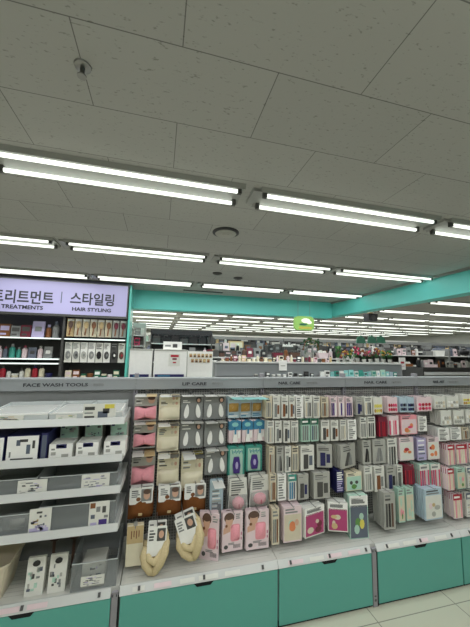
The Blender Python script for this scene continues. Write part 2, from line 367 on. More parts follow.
# top shelf: frosted bins with white fronts
for i, (x0, x1, lab) in enumerate(((-.77,-.50,'left'),(-.495,-.345,'middle'),(-.34,-.165,'right'))):
    cd = [(-.03,.13,.004,.038,marks(3,8,('green','dgrey','tan','slate'))),(.0,.09,.006,.034,marks(5,6,('green','grey','yellow'))),(-.02,.15,.004,.082,[(.05,.62,.3,.2,'dgrey'),(.05,.4,.25,.08,'grey'),(.05,.12,.3,.14,'dgrey'),(.45,.12,.3,.4,'slate'),(.6,.4,.2,.3,'dgrey'),(.65,.7,.3,.25,'yellow')])][i]
    tray(x0, x1, SZ[0]+e, SY+.02, SY+.30, .04, f'frosted white bin on the top shelf, {lab} of three', 'frost', cd)
for i, (x0, x1, lab) in enumerate(((-.765,-.505,'left'),(-.49,-.35,'middle'),(-.335,-.17,'right'))):
    a = MB(); a.box(x0, x1, 0, .23, 0, .034, 'white'); a.box(x0+.01, x1-.01, .02, .21, .034, .036, 'shelf_white'); tag(a.build('white_slab_box', None, (0, SY+.032, SZ[0]+.021)), f'flat white box lying inside the {lab} frosted bin', 'box')
# second shelf
def goods_box(name, x0, x1, z, y0, D, h, label, cat, side='white', ms=(), front='paper', grp=None, rz=0):
    t = thing(name, ((x0+x1)/2, y0, z), label, cat, grp, rz); W = (x1-x0)/2
    a = MB(); a.box(-W, W, 0, D, 0, h, side); a.box(-W+.002, W-.002, -.0012, 0, .002, h-.002, front)
    for fx, fz, fw_, fh, mm in ms: a.box(-W+fx*2*W, -W+(fx+fw_)*2*W, -.002, -.0012, fz*h, (fz+fh)*h, mm)
    a.build('carton', t)
    return t
z = SZ[1]+e
goods_box('sponge_pack', -.80, -.672, z, SY+.03, .20, .115, 'white sponge pack with black text, leftmost on second shelf', 'packet', 'navy', [(.1,.8,.35,.1,'dgrey'),(.12,.68,.3,.05,'grey'),(.1,.46,.75,.1,'dgrey'),(.1,.3,.6,.05,'grey'),(.12,.12,.3,.1,'slate'),(.5,.12,.35,.08,'grey')], 'white')
goods_box('sponge_pack', -.662, -.53, z, SY+.03, .20, .118, 'white pack with curved black marks beside navy edged pack', 'packet', 'navy', [(.3,.62,.12,.22,'slate'),(.4,.76,.25,.1,'dgrey'),(.62,.3,.12,.35,'slate'),(.15,.1,.7,.05,'dgrey'),(.1,.2,.05,.2,'grey'),(.8,.5,.08,.3,'dgrey')], 'white')
a = MB(); a.box(-.014, .014, 0, .2, 0, .125, 'navy'); a.box(-.010,.010,-.001,0,.01,.115,'slate'); tag(a.build('navy_box', None, (-.508, SY+.03, z)), 'narrow navy box standing between white packs on second shelf', 'box')
for i, cx in enumerate((-.435, -.318, -.193)):
    lab = ('left', 'middle', 'right')[i]
    goods_box('white_carton', cx-.050, cx+.050, z, SY+.03, .10, .072, f'low white carton with blue sticker on second shelf, {lab} of three', 'box', 'white', [(.3,.72,.45,.26,'navy'),(.35,.78,.3,.12,'lilac'),(.1,.3,.2,.2,'offgrey'),(.1,.62,.15,.1,'grey'),(.55,.15,.3,.2,'offgrey')], 'white', 'low white cartons')
    goods_box('printed_carton', cx-.040, cx+.044, z, SY+.15, .12, .137, f'tall printed carton behind the low white carton, {lab} of three', 'box', 'offgrey', marks(30+i, 12, ('dgrey','slate','grey','mint','offgrey'))+[(.06,.85,.18,.1,'navy')], 'mint', 'tall printed cartons')
# third shelf
z = SZ[2]+e
tray(-.86, -.52, z, SY+.022, SY+.27, .075, 'clear tray with grey card, left on third shelf', 'acrylic', (at(33,481,SY+.02).x+.69,.12,.005,.068,marks(8,12)))
tray(-.51, -.17, z, SY+.022, SY+.27, .075, 'clear tray with lilac card, right on third shelf', 'acrylic', (at(96,476,SY+.02).x+.34,.125,.008,.072,marks(9,12,('slate','grey','lilac','paper'))))
z = SZ[3]+e
tray(-.86, -.51, z, SY+.022, SY+.27, .095, 'clear tray with tall card, left on lowest shelf', 'acrylic', (at(40,522,SY+.02).x+.685,.09,.002,.112,marks(10,12,('tan','dgrey','lilac','slate'))+[(.05,.05,.35,.2,'lilac'),(.5,.05,.4,.2,'lilac')]))
tray(-.50, -.17, z, SY+.022, SY+.27, .115, 'clear tray with tall card, right on lowest shelf', 'acrylic', (at(99,515,SY+.02).x+.335,.09,.002,.118,[(.05,.75,.25,.2,'brown'),(.35,.6,.2,.2,'grey'),(.65,.55,.18,.25,'dgrey'),(.1,.35,.2,.15,'slate'),(.5,.08,.4,.22,'purple'),(.1,.1,.3,.1,'lilac'),(.75,.35,.2,.1,'grey')]))
t = thing('clear_pouch', (at(14,530,SY+.05).x, SY+.05, z), 'crumpled clear pouch inside the left tray on lowest shelf', 'pouch')
a = MB(); a.pillow(-.06, .06, .003, .075, .03, .04, 'cellophane', 6, .006); a.build('film', t, smooth=True)
a = MB(); a.pillow(-.03, .03, .012, .05, .028, .018, 'offgrey', 4, .004); a.build('contents', t, smooth=True)
# deck goods of the face wash bay
DZ = .3325
t = thing('plastic_basket', (at(22,575,YF+.12).x-.150, YF+.125, DZ), 'beige plastic basket with slot handle on the deck', 'basket')
a = MB()
def ring(w_, d_, z_, r_, n=4):
    o = []
    for cx, cy, aa in ((w_-r_,d_-r_,0),(-w_+r_,d_-r_,90),(-w_+r_,-d_+r_,180),(w_-r_,-d_+r_,270)):
        for k in range(n+1): th = math.radians(aa+90*k/n); o.append((cx+r_*math.cos(th), cy+r_*math.sin(th), z_))
    return o
rg = [ring(.095,.085,0,.03), ring(.120,.103,.150,.04), ring(.126,.109,.156,.045), ring(.126,.109,.146,.045), ring(.122,.105,.147,.042)]
inn = [ring(.115,.098,.150,.038), ring(.089,.079,.006,.026)]
seq = [rg[0], rg[1], rg[4], rg[3], rg[2], inn[0], inn[1]]; n = len(seq[0]); vs = sum(seq, []); fs = []
for j in range(len(seq)-1): fs += [(j*n+i,j*n+(i+1)%n,(j+1)*n+(i+1)%n,(j+1)*n+i) for i in range(n)]
fs += [tuple(range(n))[::-1], tuple(range((len(seq)-1)*n, len(seq)*n))]; a.add(vs, fs, 'basket'); a.build('tub', t)
a = MB(); a.box(-.045,.045,-.1035,-.098,.118,.132,'grey'); a.build('handle_slot', t)
for i, x in enumerate((-.045, .045)):
    a = MB(); a.box(x-.028,x+.028,-.095,-.088,.03,.075,'grey'); a.build('side_window', t)
for i, (cx, lab) in enumerate(((at(37,580,YF+.08).x,'left'),(at(59,577,YF+.08).x,'right'))):
    t = thing('refill_pouch', (cx, YF+.04, DZ), f'white refill pack with black top emblem on deck, {lab} of two', 'packet', 'refill packs on the deck')
    a = MB(); a.prism_x([(0,0),(.05,0),(.032,.155),(.02,.155)], -.038, .038, 'paper'); r = random.Random(i+3)
    def fr(zz): return zz/.155*.02-.001
    def pm(x0,x1,z0,z1,m): a.prism_x([(fr(z0)-.0008,z0),(fr(z0)+.0012,z0),(fr(z1)+.0012,z1),(fr(z1)-.0008,z1)], x0, x1, m)
    a.prism([( .0+.016*math.cos(k*pi/6), .130+.012*math.sin(k*pi/6)) for k in range(12)], .0125, .019, 'black')
    for q in range(13):
        x = r.uniform(-.033,.018); zz = r.uniform(.02,.105); pm(x, x+r.uniform(.006,.016), zz, zz+r.uniform(.006,.02), r.choice(['dgrey','slate','grey','offgrey','mint']))
    a.build('pouch', t)
    t = thing('wooden_brush', (cx+.03, YF+.20, DZ), f'dark brown brush standing behind the {lab} refill pack', 'brush')
    a = MB(); a.tube([(0,0,0),(0,0,.14)], .008, 'hair'); a.build('handle', t)
    a = MB(); a.sphere((0,0,.165), .035, .014, .028, 'hair'); a.build('head', t, smooth=True)
tray(-.355, -.150, DZ, YF+.02, YF+.25, .125, 'tall clear tray with two stacked cards on the deck', 'acrylic', (-.005,.105,.022,.064,marks(14,12,('slate','grey','lilac','dgrey'))))
goods_box('filled_sachet', -.312, -.207, DZ+.003, YF+.035, .10, .112, 'printed sachet inside the tall clear deck tray', 'packet', 'offgrey', marks(15,12,('slate','grey','lilac','dgrey')), 'paper')
goods_box('white_bag', -.142, .02, DZ, YF+.20, .05, .09, 'pale grey box low behind the tan card pack', 'box', 'offgrey', (), 'offgrey')

# ================================================================== hanging goods of the lip care bay
hook_mesh = {}
def hook(x, z, y_front, label):
    L_ = round(YP-y_front, 2)
    if L_ not in hook_mesh:
        a = MB(); a.tube([(0,0,0),(0,-L_-.006,0),(0,-L_-.012,.008)], .0022, 'steel', n=5); a.box(-.012,.012,-.003,0,-.012,.012,'steel'); hook_mesh[L_] = a.mesh('peg_hook')
    tag(link('peg_hook', hook_mesh[L_], None, (x, YP, z)), label, 'hook', 'steel peg hooks')
def lines(a, x0, x1, z0, z1, y, n, ms, r):     # small print
    for q in range(n):
        z = z1-(q+.5)*(z1-z0)/n; h = (z1-z0)/n*.28; k = r.uniform(.5, 1); a.box(x0, x0+(x1-x0)*k, y-.0006, y, z-h, z+h, r.choice(ms))
def lip_pack(kind, W, H, seed):
    """returns list of (part name, mesh, smooth); local origin top centre, front to -y"""
    r = random.Random(seed); w = W/2; out = []
    c = MB(); p = MB(); g = MB(); f = .002
    if kind == 'pink':
        c.rbox(-w, w, -H, 0, 0, f, .006, 'offgrey'); c.box(-w+.004, w*.05, -H*.42, -.006, -.0008, 0, 'white'); lines(c, -w+.01, -.01, -H*.34, -.02, -.0008, 3, ('grey','white','dgrey'), r)
        c.box(w*.05, w-.004, -H*.42, -.006, -.0008, 0, 'tan'); c.ell(w*.5, -H*.2, w*.3, H*.14, -.0014, -.0008, 'skin'); c.ell(w*.5, -H*.12, w*.34, H*.08, -.0018, -.001, 'hair')
        p.pillow(-w+.003, w-.003, -H+.006, -H*.42, 0, .026, 'foam', 8, .002, .38); p.ell(0, -H*.71, .007, .016, -.024, 0, 'foam')
        return [('card', c, 0), ('bow_sponge', p, 1)]
    if kind in ('cream', 'creamtall'):
        c.rbox(-w, w, -H, 0, 0, f, .006, 'cream'); c.box(-w+.003, w*.1, -H*.5, -.005, -.0008, 0, 'white'); lines(c, -w+.01, -.008, -H*.42, -.03, -.0008, 4, ('white','dgrey','grey'), r)
        c.box(w*.15, w-.006, -H*.46, -.008, -.0008, 0, 'dgrey'); 
        for q in range(4): c.ell(w*(.36+.32*(q % 2)), -H*(.14+.2*(q//2)), w*.13, H*.06, -.0016, -.0008, ('skin','tan','beige','skin')[q])
        c.box(w*.15, w-.006, -H*.14, -.008, -.0012, 0, 'yellow' if kind == 'creamtall' else 'tan')
        p.pillow(-w+.004, w-.004, -H+.006, -H*.5, 0, .02, 'cream', 6, .002, 0)
        return [('card', c, 0), ('cloth_pad', p, 1)]
    if kind == 'drops':
        c.rbox(-w, w, -H, 0, 0, f, .006, 'grey'); c.box(-w+.003, w*.1, -H*.36, -.005, -.0008, 0, 'white'); lines(c, -w+.01, -.008, -H*.32, -.02, -.0008, 3, ('grey','white'), r)
        c.box(w*.2, w-.004, -H*.4, -.006, -.0008, 0, 'offgrey'); c.ell(w*.6, -H*.2, w*.28, H*.14, -.0014, -.0008, 'dgrey'); c.ell(w*.6, -H*.22, w*.14, H*.08, -.0018, -.001, 'skin')
        for s, q in ((-1, .5), (1, .55)):
            pts = [(s*w*q+s*.004*math.cos(k*pi/7)*-1+.020*math.sin(k*pi/7)*(1 if k < 7 else 1)*(.4+.6*(k if k < 7 else 14-k)/7), -H*.64+.040*math.cos(k*pi/7)) for k in range(14)]
            (p if s < 0 else g).prism(pts, -.012, -.0005, 'white')
        return [('card', c, 0), ('drop_pad', p, 0), ('drop_pad', g, 0)]
    if kind == 'trio':
        c.rbox(-w, w, -H, 0, 0, f, .004, 'paleblue'); c.box(-w+.002, w-.002, -H*.3, -.003, -.0008, 0, 'white'); c.box(-w+.002, w-.002, -H+.003, -H*.74, -.0008, 0, 'aqua')
        lines(c, -w+.006, w-.006, -H*.27, -.01, -.0008, 3, ('mint','grey'), r); lines(c, -w+.006, w-.006, -H*.95, -H*.78, -.0008, 2, ('white','blue'), r)
        p.pillow(-w+.005, w-.005, -H*.72, -H*.33, 0, .022, 'amber', 5, .003); p.ell(0, -H*.53, w*.4, .012, -.021, 0, 'tan')
        return [('card', c, 0), ('amber_pot', p, 1)]
    if kind == 'tube':
        c.rbox(-w, w, -H, 0, 0, f, .004, 'palepink'); c.prism([(-w,-H*.45),(w,-H*.45),(w,-.01),(w*.4,0),(-w*.4,0),(-w,-.01)], -.0008, 0, 'blue'); c.ell(0, -H*.2, w*.55, H*.1, -.0014, -.0008, 'aqua')
        p.prism([(-w*.4,-H*.95),(w*.4,-H*.95),(w*.2,-H*.42),(-w*.2,-H*.42)], -.014, 0, 'white'); p.box(-w*.15,w*.15,-.016,0,-H*.6,-H*.35,'blue'); p.box(w*.45,w*.8,-.004,0,-H*.8,-H*.5,'white')
        return [('card', c, 0), ('balm_stick', p, 0)]
    if kind == 'purple':
        c.rbox(-w, w, -H, 0, 0, f, .006, 'teal'); c.rbox(-w*.78, w*.78, -H*.97, -.018, -.0008, 0, .006, 'mint')
        for q in range(7):
            x = -w*.6+q*w*.2; c.prism([(x,-.026-.01*(q % 2)),(x+.004,-.02-.01*(q % 2)),(x+.012,-.045+.01*(q % 2)),(x+.008,-.05+.01*(q % 2))], -.0014, -.0008, ('teal','blue')[q % 2])
        p.prism([(-w*.36,-H*.88),(w*.36,-H*.88),(w*.46,-H*.62),(w*.3,-H*.36),(-w*.3,-H*.36),(-w*.46,-H*.62)], -.014, 0, 'purple'); p.ell(0, -H*.62, w*.16, H*.12, -.017, -.01, 'lilac')
        return [('card', c, 0), ('lip_mask', p, 0)]
    if kind == 'brown':
        hh = H*.50; c.rbox(-w*.93, w*.93, -hh, 0, -.018, -.016, .008, 'white'); lines(c, -w*.75, -w*.1, -hh*.6, -.012, -.0185, 4, ('grey','dgrey'), r)
        c.box(0, w*.82, -.0192, -.018, -hh*.85, -hh*.12, 'grey'); c.ell(w*.45, -hh*.5, w*.26, hh*.26, -.0198, -.019, 'skin'); c.ell(w*.45, -hh*.28, w*.3, hh*.16, -.0202, -.019, 'hair')
        c.ell(-w*.2, -hh*.7, w*.18, hh*.12, -.0196, -.018, 'brown')
        p.pillow(-w, w, -H, -hh*.4, .012, .034, 'brown_fabric', 8, .002, .06); g.rbox(-.010, .010, -H*.80-.006, -H*.80+.006, -.024, -.018, .003, 'tan')
        return [('card', c, 0), ('cloth_band', p, 1), ('tag', g, 0)]
    if kind == 'slim':
        c.rbox(-w, w, -H, 0, 0, f, .006, 'paleblue'); c.box(-w*.8, w*.8, -H*.5, -H*.08, -.0008, 0, 'white'); c.ell(0, -H*.16, w*.4, .014, -.0014, -.0008, 'dgrey')
        lines(c, -w*.7, w*.6, -H*.95, -H*.25, -.0014, 11, ('slate','grey','white','offgrey'), r); c.box(w*.1, w*.7, -.002, -.0008, -H*.85, -H*.62, 'slate')
        p.pillow(-w*.8, w*.8, -H*.96, -H*.52, 0, .010, 'cellophane', 5); return [('card', c, 0), ('window', p, 1)]
    if kind == 'ball':
        c.prism([(-w*.85,0),(w*.85,0),(w,-H),(-w,-H)], 0, f, 'paper'); lines(c, -w*.7, w*.65, -H*.52, -.01, -.0006, 7, ('grey','offgrey','dgrey','palepink'), r)
        p.sphere((0,-.004,-H*.72), w*.62, .028, H*.18, 'foam', 12, 8); p.ell(0, -H*.75, .004, .012, -.034, -.02, 'hotpink')
        g.pillow(-w*.9, w*.9, -H+.005, -H*.5, 0, .040, 'cellophane', 6); return [('card', c, 0), ('pink_sponge', p, 1), ('film', g, 1)]
    if kind == 'girl':
        c.rbox(-w, w, -H, 0, 0, .006, .004, 'palepink'); c.rbox(-w*.2, w*.72, -H*.76, -H*.32, -.001, 0, .014, 'pink'); 
        c.ell(-w*.35, -H*.14, w*.50, H*.13, -.0012, 0, 'hair'); c.ell(-w*.35, -H*.23, w*.36, H*.13, -.002, -.001, 'skin'); c.ell(-w*.35, -H*.13, w*.40, H*.06, -.0026, -.001, 'hair')
        c.prism([(-w*.9,-H*.42),(-w*.55,-H*.32),(-w*.2,-H*.35),(-w*.25,-H*.5),(-w*.9,-H*.55)], -.0012, 0, 'skin'); c.ell(-w*.62, -H*.34, w*.12, H*.035, -.003, -.001, 'brown')
        lines(c, w*.3, w*.9, -H*.2, -H*.05, -.0008, 3, ('grey','offgrey'), r); lines(c, -w*.4, w*.6, -H*.84, -H*.78, -.0008, 2, ('grey',), r)
        c.ell(-w*.62, -H*.88, w*.2, H*.05, -.0012, 0, 'dgrey'); 
        for q in range(8): c.box(w*(.1+.09*q), w*(.14+.09*q), -.0012, 0, -H*.93, -H*.84, 'dgrey')
        c.box(w*.82, w*.9, -.0012, 0, -H*.62, -H*.55, 'magenta'); c.box(w*.82, w*.9, -.0012, 0, -H*.74, -H*.68, 'magenta')
        p.pillow(-w*.12, w*.64, -H*.73, -H*.35, -.001, .012, 'foam', 5); return [('card', c, 0), ('pink_pad', p, 1)]
    if kind == 'tan':
        c.box(-w, w, 0, .008, -H, 0, 'cream'); c.box(-w+.001, w-.001, -.0008, 0, -H*.44, -.001, 'tan'); 
        for q in range(4): c.box(-w*.5+q*w*.3, -w*.5+q*w*.3+.005, -.0014, -.0008, -H*(.32-.04*(q % 2)), -H*.12, 'brown')
        p.rbox(-.010, .010, -.010, .008, 0, .002, .004, 'offgrey'); return [('card', c, 0), ('hanger_tab', p, 0)]
    if kind == 'band':
        hh = H*.62; c.rbox(-w*.66, w*.80, -hh, 0, -.020, -.018, .006, 'white'); lines(c, -w*.55, -w*.1, -hh*.5, -.015, -.0205, 4, ('grey','dgrey'), r)
        c.box(w*.05, w*.7, -.0212, -.020, -hh*.5, -hh*.08, 'dgrey'); c.ell(w*.38, -hh*.28, w*.2, hh*.13, -.0218, -.021, 'skin')
        p.tube([(w*.66,.004,-H*.20),(w*.84,-.012,-H*.36),(w*.72,-.028,-H*.56),(w*.42,-.034,-H*.74),(w*.12,-.032,-H*.88),(-w*.02,-.026,-H*.96)], [.010,.018,.021,.022,.020,.013], 'towel', n=10, rz=.75)
        p.tube([(-w*.74,.002,-H*.46),(-w*.86,-.010,-H*.62),(-w*.66,-.020,-H*.78),(-w*.28,-.024,-H*.90),(w*.06,-.020,-H*.965)], [.013,.020,.021,.021,.015], 'towel', n=10, rz=.75)
        p.tube([(-w*.66,-.004,-H*.50),(-w*.45,-.022,-H*.66),(-w*.02,-.030,-H*.72),(w*.36,-.026,-H*.62),(w*.66,-.014,-H*.46)], [.012,.017,.019,.017,.012], 'towel', n=10, rz=.75)
        p.tube([(w*.80,.0,-H*.36),(w*.86,.0,-H*.60),(w*.62,-.004,-H*.80)], [.012,.016,.012], 'towel', n=8, rz=.75)
        return [('card', c, 0), ('towel_loop', p, 1)]
LK = dict(pink=('bow_sponge_pack','pink bow sponge pack','sponge pack'), cream=('cloth_pad_pack','cream cloth pad pack','pad pack'), creamtall=('cloth_pad_pack','tall cream cloth pad pack','pad pack'),
  drops=('drop_pad_pack','grey card with two white drop pads','pad pack'), trio=('lip_pot_pack','pale blue card with amber pot','lip care pack'), tube=('lip_stick_pack','blue topped card with white stick','lip care pack'),
  purple=('lip_mask_pack','turquoise card with purple lip mask','lip care pack'), brown=('cloth_band_pack','brown cloth band under white card','headband'), slim=('slim_tool_pack','slim pale blue printed pack','packet'),
  ball=('sponge_pouch','white pouch with round pink sponge','sponge pack'), girl=('facial_pad_pack','pink card with woman\'s face','pad pack'), tan=('card_pack','tan and cream flat card pack','packet'), band=('towel_headband','beige towel headband looped under card','headband'))
ROWN = ['top row', 'second row', 'third row', 'fourth row', 'bottom row']
LIP = [
 [('pink',134,395,157,421),('cream',159,395,180,420),('drops',181,395,203,420),('drops',203.5,395,226,419),('trio',228,396,239.6,418),('trio',240,396,251,417.5),('trio',251.6,396,262,417)],
 [('pink',133,422,156,448),('cream',157,423,179,451),('drops',180,421,203,448),('drops',204,421,226,446),('tube',229,420,241,443),('tube',242,420,253,442),('tube',253.5,419.5,265,441)],
 [('pink',131,452,155,485),('cream',157,453,179,485),('creamtall',181,453,203,490),('drops',204.5,448,227,474),('purple',228,446,244.5,476),('purple',246,445,262,471)],
 [('brown',128,486,153.5,519),('brown',157,484,181.5,516),('brown',183,482,206,513),('slim',210,480,223,519),('ball',228,478,248,512),('ball',249,475,270,507)],
 [('tan',126,526,143,566),('band',143,524,169,572),('band',168,515,196,560),('girl',200,513,219,560),('girl',222,512,243,551),('girl',246,510,269,549)]]
cache = {}
for ri, row in enumerate(LIP):
    cnt = {}; tot = {}
    for q in row: tot[q[0]] = tot.get(q[0], 0)+1
    for ci, (k, x0, y0, x1, y1) in enumerate(row):
        Yp = 1.85 - (.10 if ri == 4 else .05 if ri == 3 and ci > 2 else .03 if ri == 3 else 0) - (.03 if k == 'band' else 0)
        xa, xb, z0, z1 = P2(x0, y0, x1, y1, Yp); W_ = (xb-xa)*.98; H_ = (z1-z0)
        nm, look, cat = LK[k]; cnt[k] = cnt.get(k, 0)+1
        pos = '' if tot[k] == 1 else f', {nth(cnt[k]-1)} of {tot[k]}'
        base = f'{look}, {ROWN[ri].replace(" row", "")} lip care row{pos}'
        rz = {('girl',1): -.45, ('band',2): -.12}.get((k, cnt[k]), R.uniform(-.05, .05))
        key = (k, round(W_, 3), round(H_, 3))
        parts = lip_pack(k, W_, H_, ri*10+ci)
        cx = (xa+xb)/2
        t = thing(nm, (cx, Yp, z1), base+', front', cat, look+'s', rz)
        if k == 'band': t.rotation_euler.y = -.34 if cnt[k] == 2 else .03
        ms = [(pn, mb.mesh(pn, bool(sm))) for pn, mb, sm in parts]
        for pn, me in ms: link(pn, me, t)
        depth = {'pink': .03, 'cream': .024, 'creamtall': .024, 'drops': .015, 'trio': .026, 'tube': .018, 'purple': .018, 'brown': .042, 'slim': .014, 'ball': .046, 'girl': .016, 'tan': .012, 'band': .06}[k]
        back = 1 if k in ('brown','band','ball') else 2
        for q in range(back):
            yy = Yp+depth*(q+1)
            if yy > YP-.02: break
            dup(t, (cx+R.uniform(-.003,.003), yy, z1-R.uniform(0,.003)), rz*.5, base+', '+['second back','third back'][q], look+'s')
        hook(cx, z1+.0028, Yp-.02, f'steel hook above the {look}, {ROWN[ri]}{pos}')

# ================================================================== nail care and nail art stacks
def nail_mesh(W, H, T, style, seed):
    r = random.Random(seed); a = MB(); w = W/2; fc, pal = style['card'], style['pal']; y = -T/2
    a.box(-w, w, y, T/2, -H, 0, fc)
    k = style['kind']; hd = style.get('head')
    if hd: a.box(-w, w, y-.0006, y, -H*.26, 0, hd); a.box(-w*.8, w*.5, y-.0012, y, -H*.17, -H*.09, 'white' if hd not in ('white','paper') else 'grey')
    if k == 'tips':
        a.box(-w*.55, w*.1, y-.004, y, -H*.92, -H*.36, r.choice(pal)); a.box(w*.25, w*.75, y-.0008, y, -H*.8, -H*.42, r.choice(pal)); lines(a, -w*.8, w*.8, -H*.28, -H*.08, y, 3, ('grey','dgrey','offgrey'), r)
    elif k == 'file':
        for q in range(3): x = -w*.75+q*w*.52; a.box(x, x+w*.3, y-.0035, y, -H*.93, -H*.3, r.choice(pal))
        lines(a, -w*.8, w*.8, -H*.24, -H*.05, y, 2, ('grey','dgrey'), r)
    elif k == 'text':
        lines(a, -w*.8, w*.8, -H*.95, -H*.06, y, 9, tuple(pal), r)
    elif k == 'clip':
        a.prism([(-w*.5,-H*.9),(-w*.15,-H*.35),(w*.1,-H*.35),(-w*.1,-H*.9)], y-.004, y, r.choice(pal)); a.prism([(w*.1,-H*.9),(w*.5,-H*.9),(w*.35,-H*.5),(w*.15,-H*.35)], y-.004, y, r.choice(pal)); lines(a, -w*.7, w*.8, -H*.3, -H*.06, y, 3, ('grey','dgrey'), r)
    elif k == 'nails':
        for q in range(4):
            for p in range(2): a.ell(-w*.66+q*w*.44, -H*(.52+.28*p), w*.17, H*.11, y-.004, y, r.choice(pal), 8)
    elif k == 'picture':
        a.box(-w*.92, w*.92, y-.0006, y, -H*.96, -H*.22, pal[0])
        for q in range(4): a.ell(r.uniform(-w*.5,w*.5), -H*r.uniform(.4,.85), w*r.uniform(.16,.36), H*r.uniform(.06,.14), y-.0012-.0004*q, y, r.choice(pal[1:]), 9)
        lines(a, -w*.8, w*.7, -H*.2, -H*.04, y, 2, ('grey','dgrey'), r)
    elif k == 'stripe':
        for q in range(5): x = -w+q*w*.4; a.box(x+.001, x+w*.24, y-.003, y, -H*.96, -H*.25, pal[q % len(pal)])
    return a.mesh('pack')
ST = dict(
 tips=dict(kind='tips', card='paper', pal=('dgrey','black','slate','grey','brown'), look='white nail tool pack', name='nail_tool_pack'),
 dark=dict(kind='tips', card='offgrey', pal=('black','dgrey','navy'), look='grey pack with black tool', name='nail_tool_pack'),
 file=dict(kind='file', card='paper', pal=('grey','dgrey','offgrey','beige'), look='pale nail file pack', name='nail_file_pack'),
 beige=dict(kind='file', card='beige', pal=('grey','brown','offgrey'), look='beige nail file pack', name='nail_file_pack'),
 text=dict(kind='text', card='white', pal=('dgrey','grey','offgrey'), look='white text covered pack', name='printed_pack'),
 greentop=dict(kind='file', card='mint', head='dgreen', pal=('white','grey','slate'), look='green headed pack', name='nail_care_pack'),
 tealtop=dict(kind='file', card='paper', head='teal', pal=('blue','slate','lilac'), look='teal headed pack', name='nail_care_pack'),
 clip=dict(kind='clip', card='offgrey', pal=('dgrey','grey','black'), look='grey nail clipper pack', name='nail_clipper_pack'),
 purple=dict(kind='file', card='palepink', pal=('purple','navy','maroon','white'), look='pale pack with purple strips', name='nail_care_pack'),
 yellow=dict(kind='nails', card='paper', pal=('yellow','amber','yellow'), look='white pack with yellow spots', name='nail_art_pack'),
 rednail=dict(kind='nails', card='palepink', pal=('red','hotpink','red'), look='pink pack with red nails', name='nail_tip_pack'),
 darknail=dict(kind='nails', card='paleblue', pal=('black','navy','slate'), look='pale pack with dark nails', name='nail_tip_pack'),
 whitenail=dict(kind='nails', card='paper', pal=('white','offgrey','beige'), look='white pack with pale nails', name='nail_tip_pack'),
 maroon=dict(kind='stripe', card='maroon', pal=('red','maroon','red'), look='dark red pack', name='nail_sticker_pack'),
 pinkst=dict(kind='stripe', card='palepink', pal=('hotpink','white','pink'), look='pink striped pack', name='nail_sticker_pack'),
 pinkor=dict(kind='picture', card='pink', pal=('palepink','orange','hotpink','tan'), look='pink pack with orange shapes', name='nail_sticker_pack'),
 orange=dict(kind='picture', card='palepink', pal=('paper','orange','red','orange'), look='pale pack with orange figure', name='nail_sticker_pack'),
 lav=dict(kind='text', card='lilac', pal=('white','lilac','slate'), look='lavender pack', name='nail_sticker_pack'),
 hot=dict(kind='stripe', card='mint', head='paper', pal=('hotpink','magenta','hotpink','palepink'), look='white headed hot pink pack', name='nail_sticker_pack'),
 redtop=dict(kind='stripe', card='palepink', head='red', pal=('cream','pink','cream'), look='cream pack with red heading', name='nail_art_box'),
 greens=dict(kind='picture', card='mint', pal=('beige','green','mint','pink'), look='pale green patterned pack', name='nail_art_pack'),
 bluetop=dict(kind='text', card='paper', head='slate', pal=('beige','paper','offgrey'), look='cream pack with blue heading', name='nail_art_box'),
 face=dict(kind='picture', card='palepink', pal=('beige','orange','skin','skin','mint'), look='pale pack with orange picture', name='foot_care_pack'),
 magenta=dict(kind='picture', card='paper', head='white', pal=('magenta','tan','yellow','beige','maroon'), look='magenta pack with pale feet', name='foot_care_pack'),
 herb=dict(kind='picture', card='mint', head='white', pal=('slate','green','orange','mint','yellow'), look='green patterned glossy pack', name='foot_care_pack'),
 navybox=dict(kind='text', card='navy', pal=('lilac','white'), look='navy sided pack', name='nail_kit_pack'),
 creambox=dict(kind='picture', card='cream', pal=('mint','green','dgrey'), look='cream framed green pack', name='nail_kit_pack'),
 floral=dict(kind='picture', card='paleblue', pal=('paper','tan','offgrey','palepink'), look='white pack with tan flowers', name='nail_art_pack'),
 silver=dict(kind='file', card='offgrey', pal=('dgrey','brown','black','hair'), look='silver pack with dark brushes', name='brush_pack'))
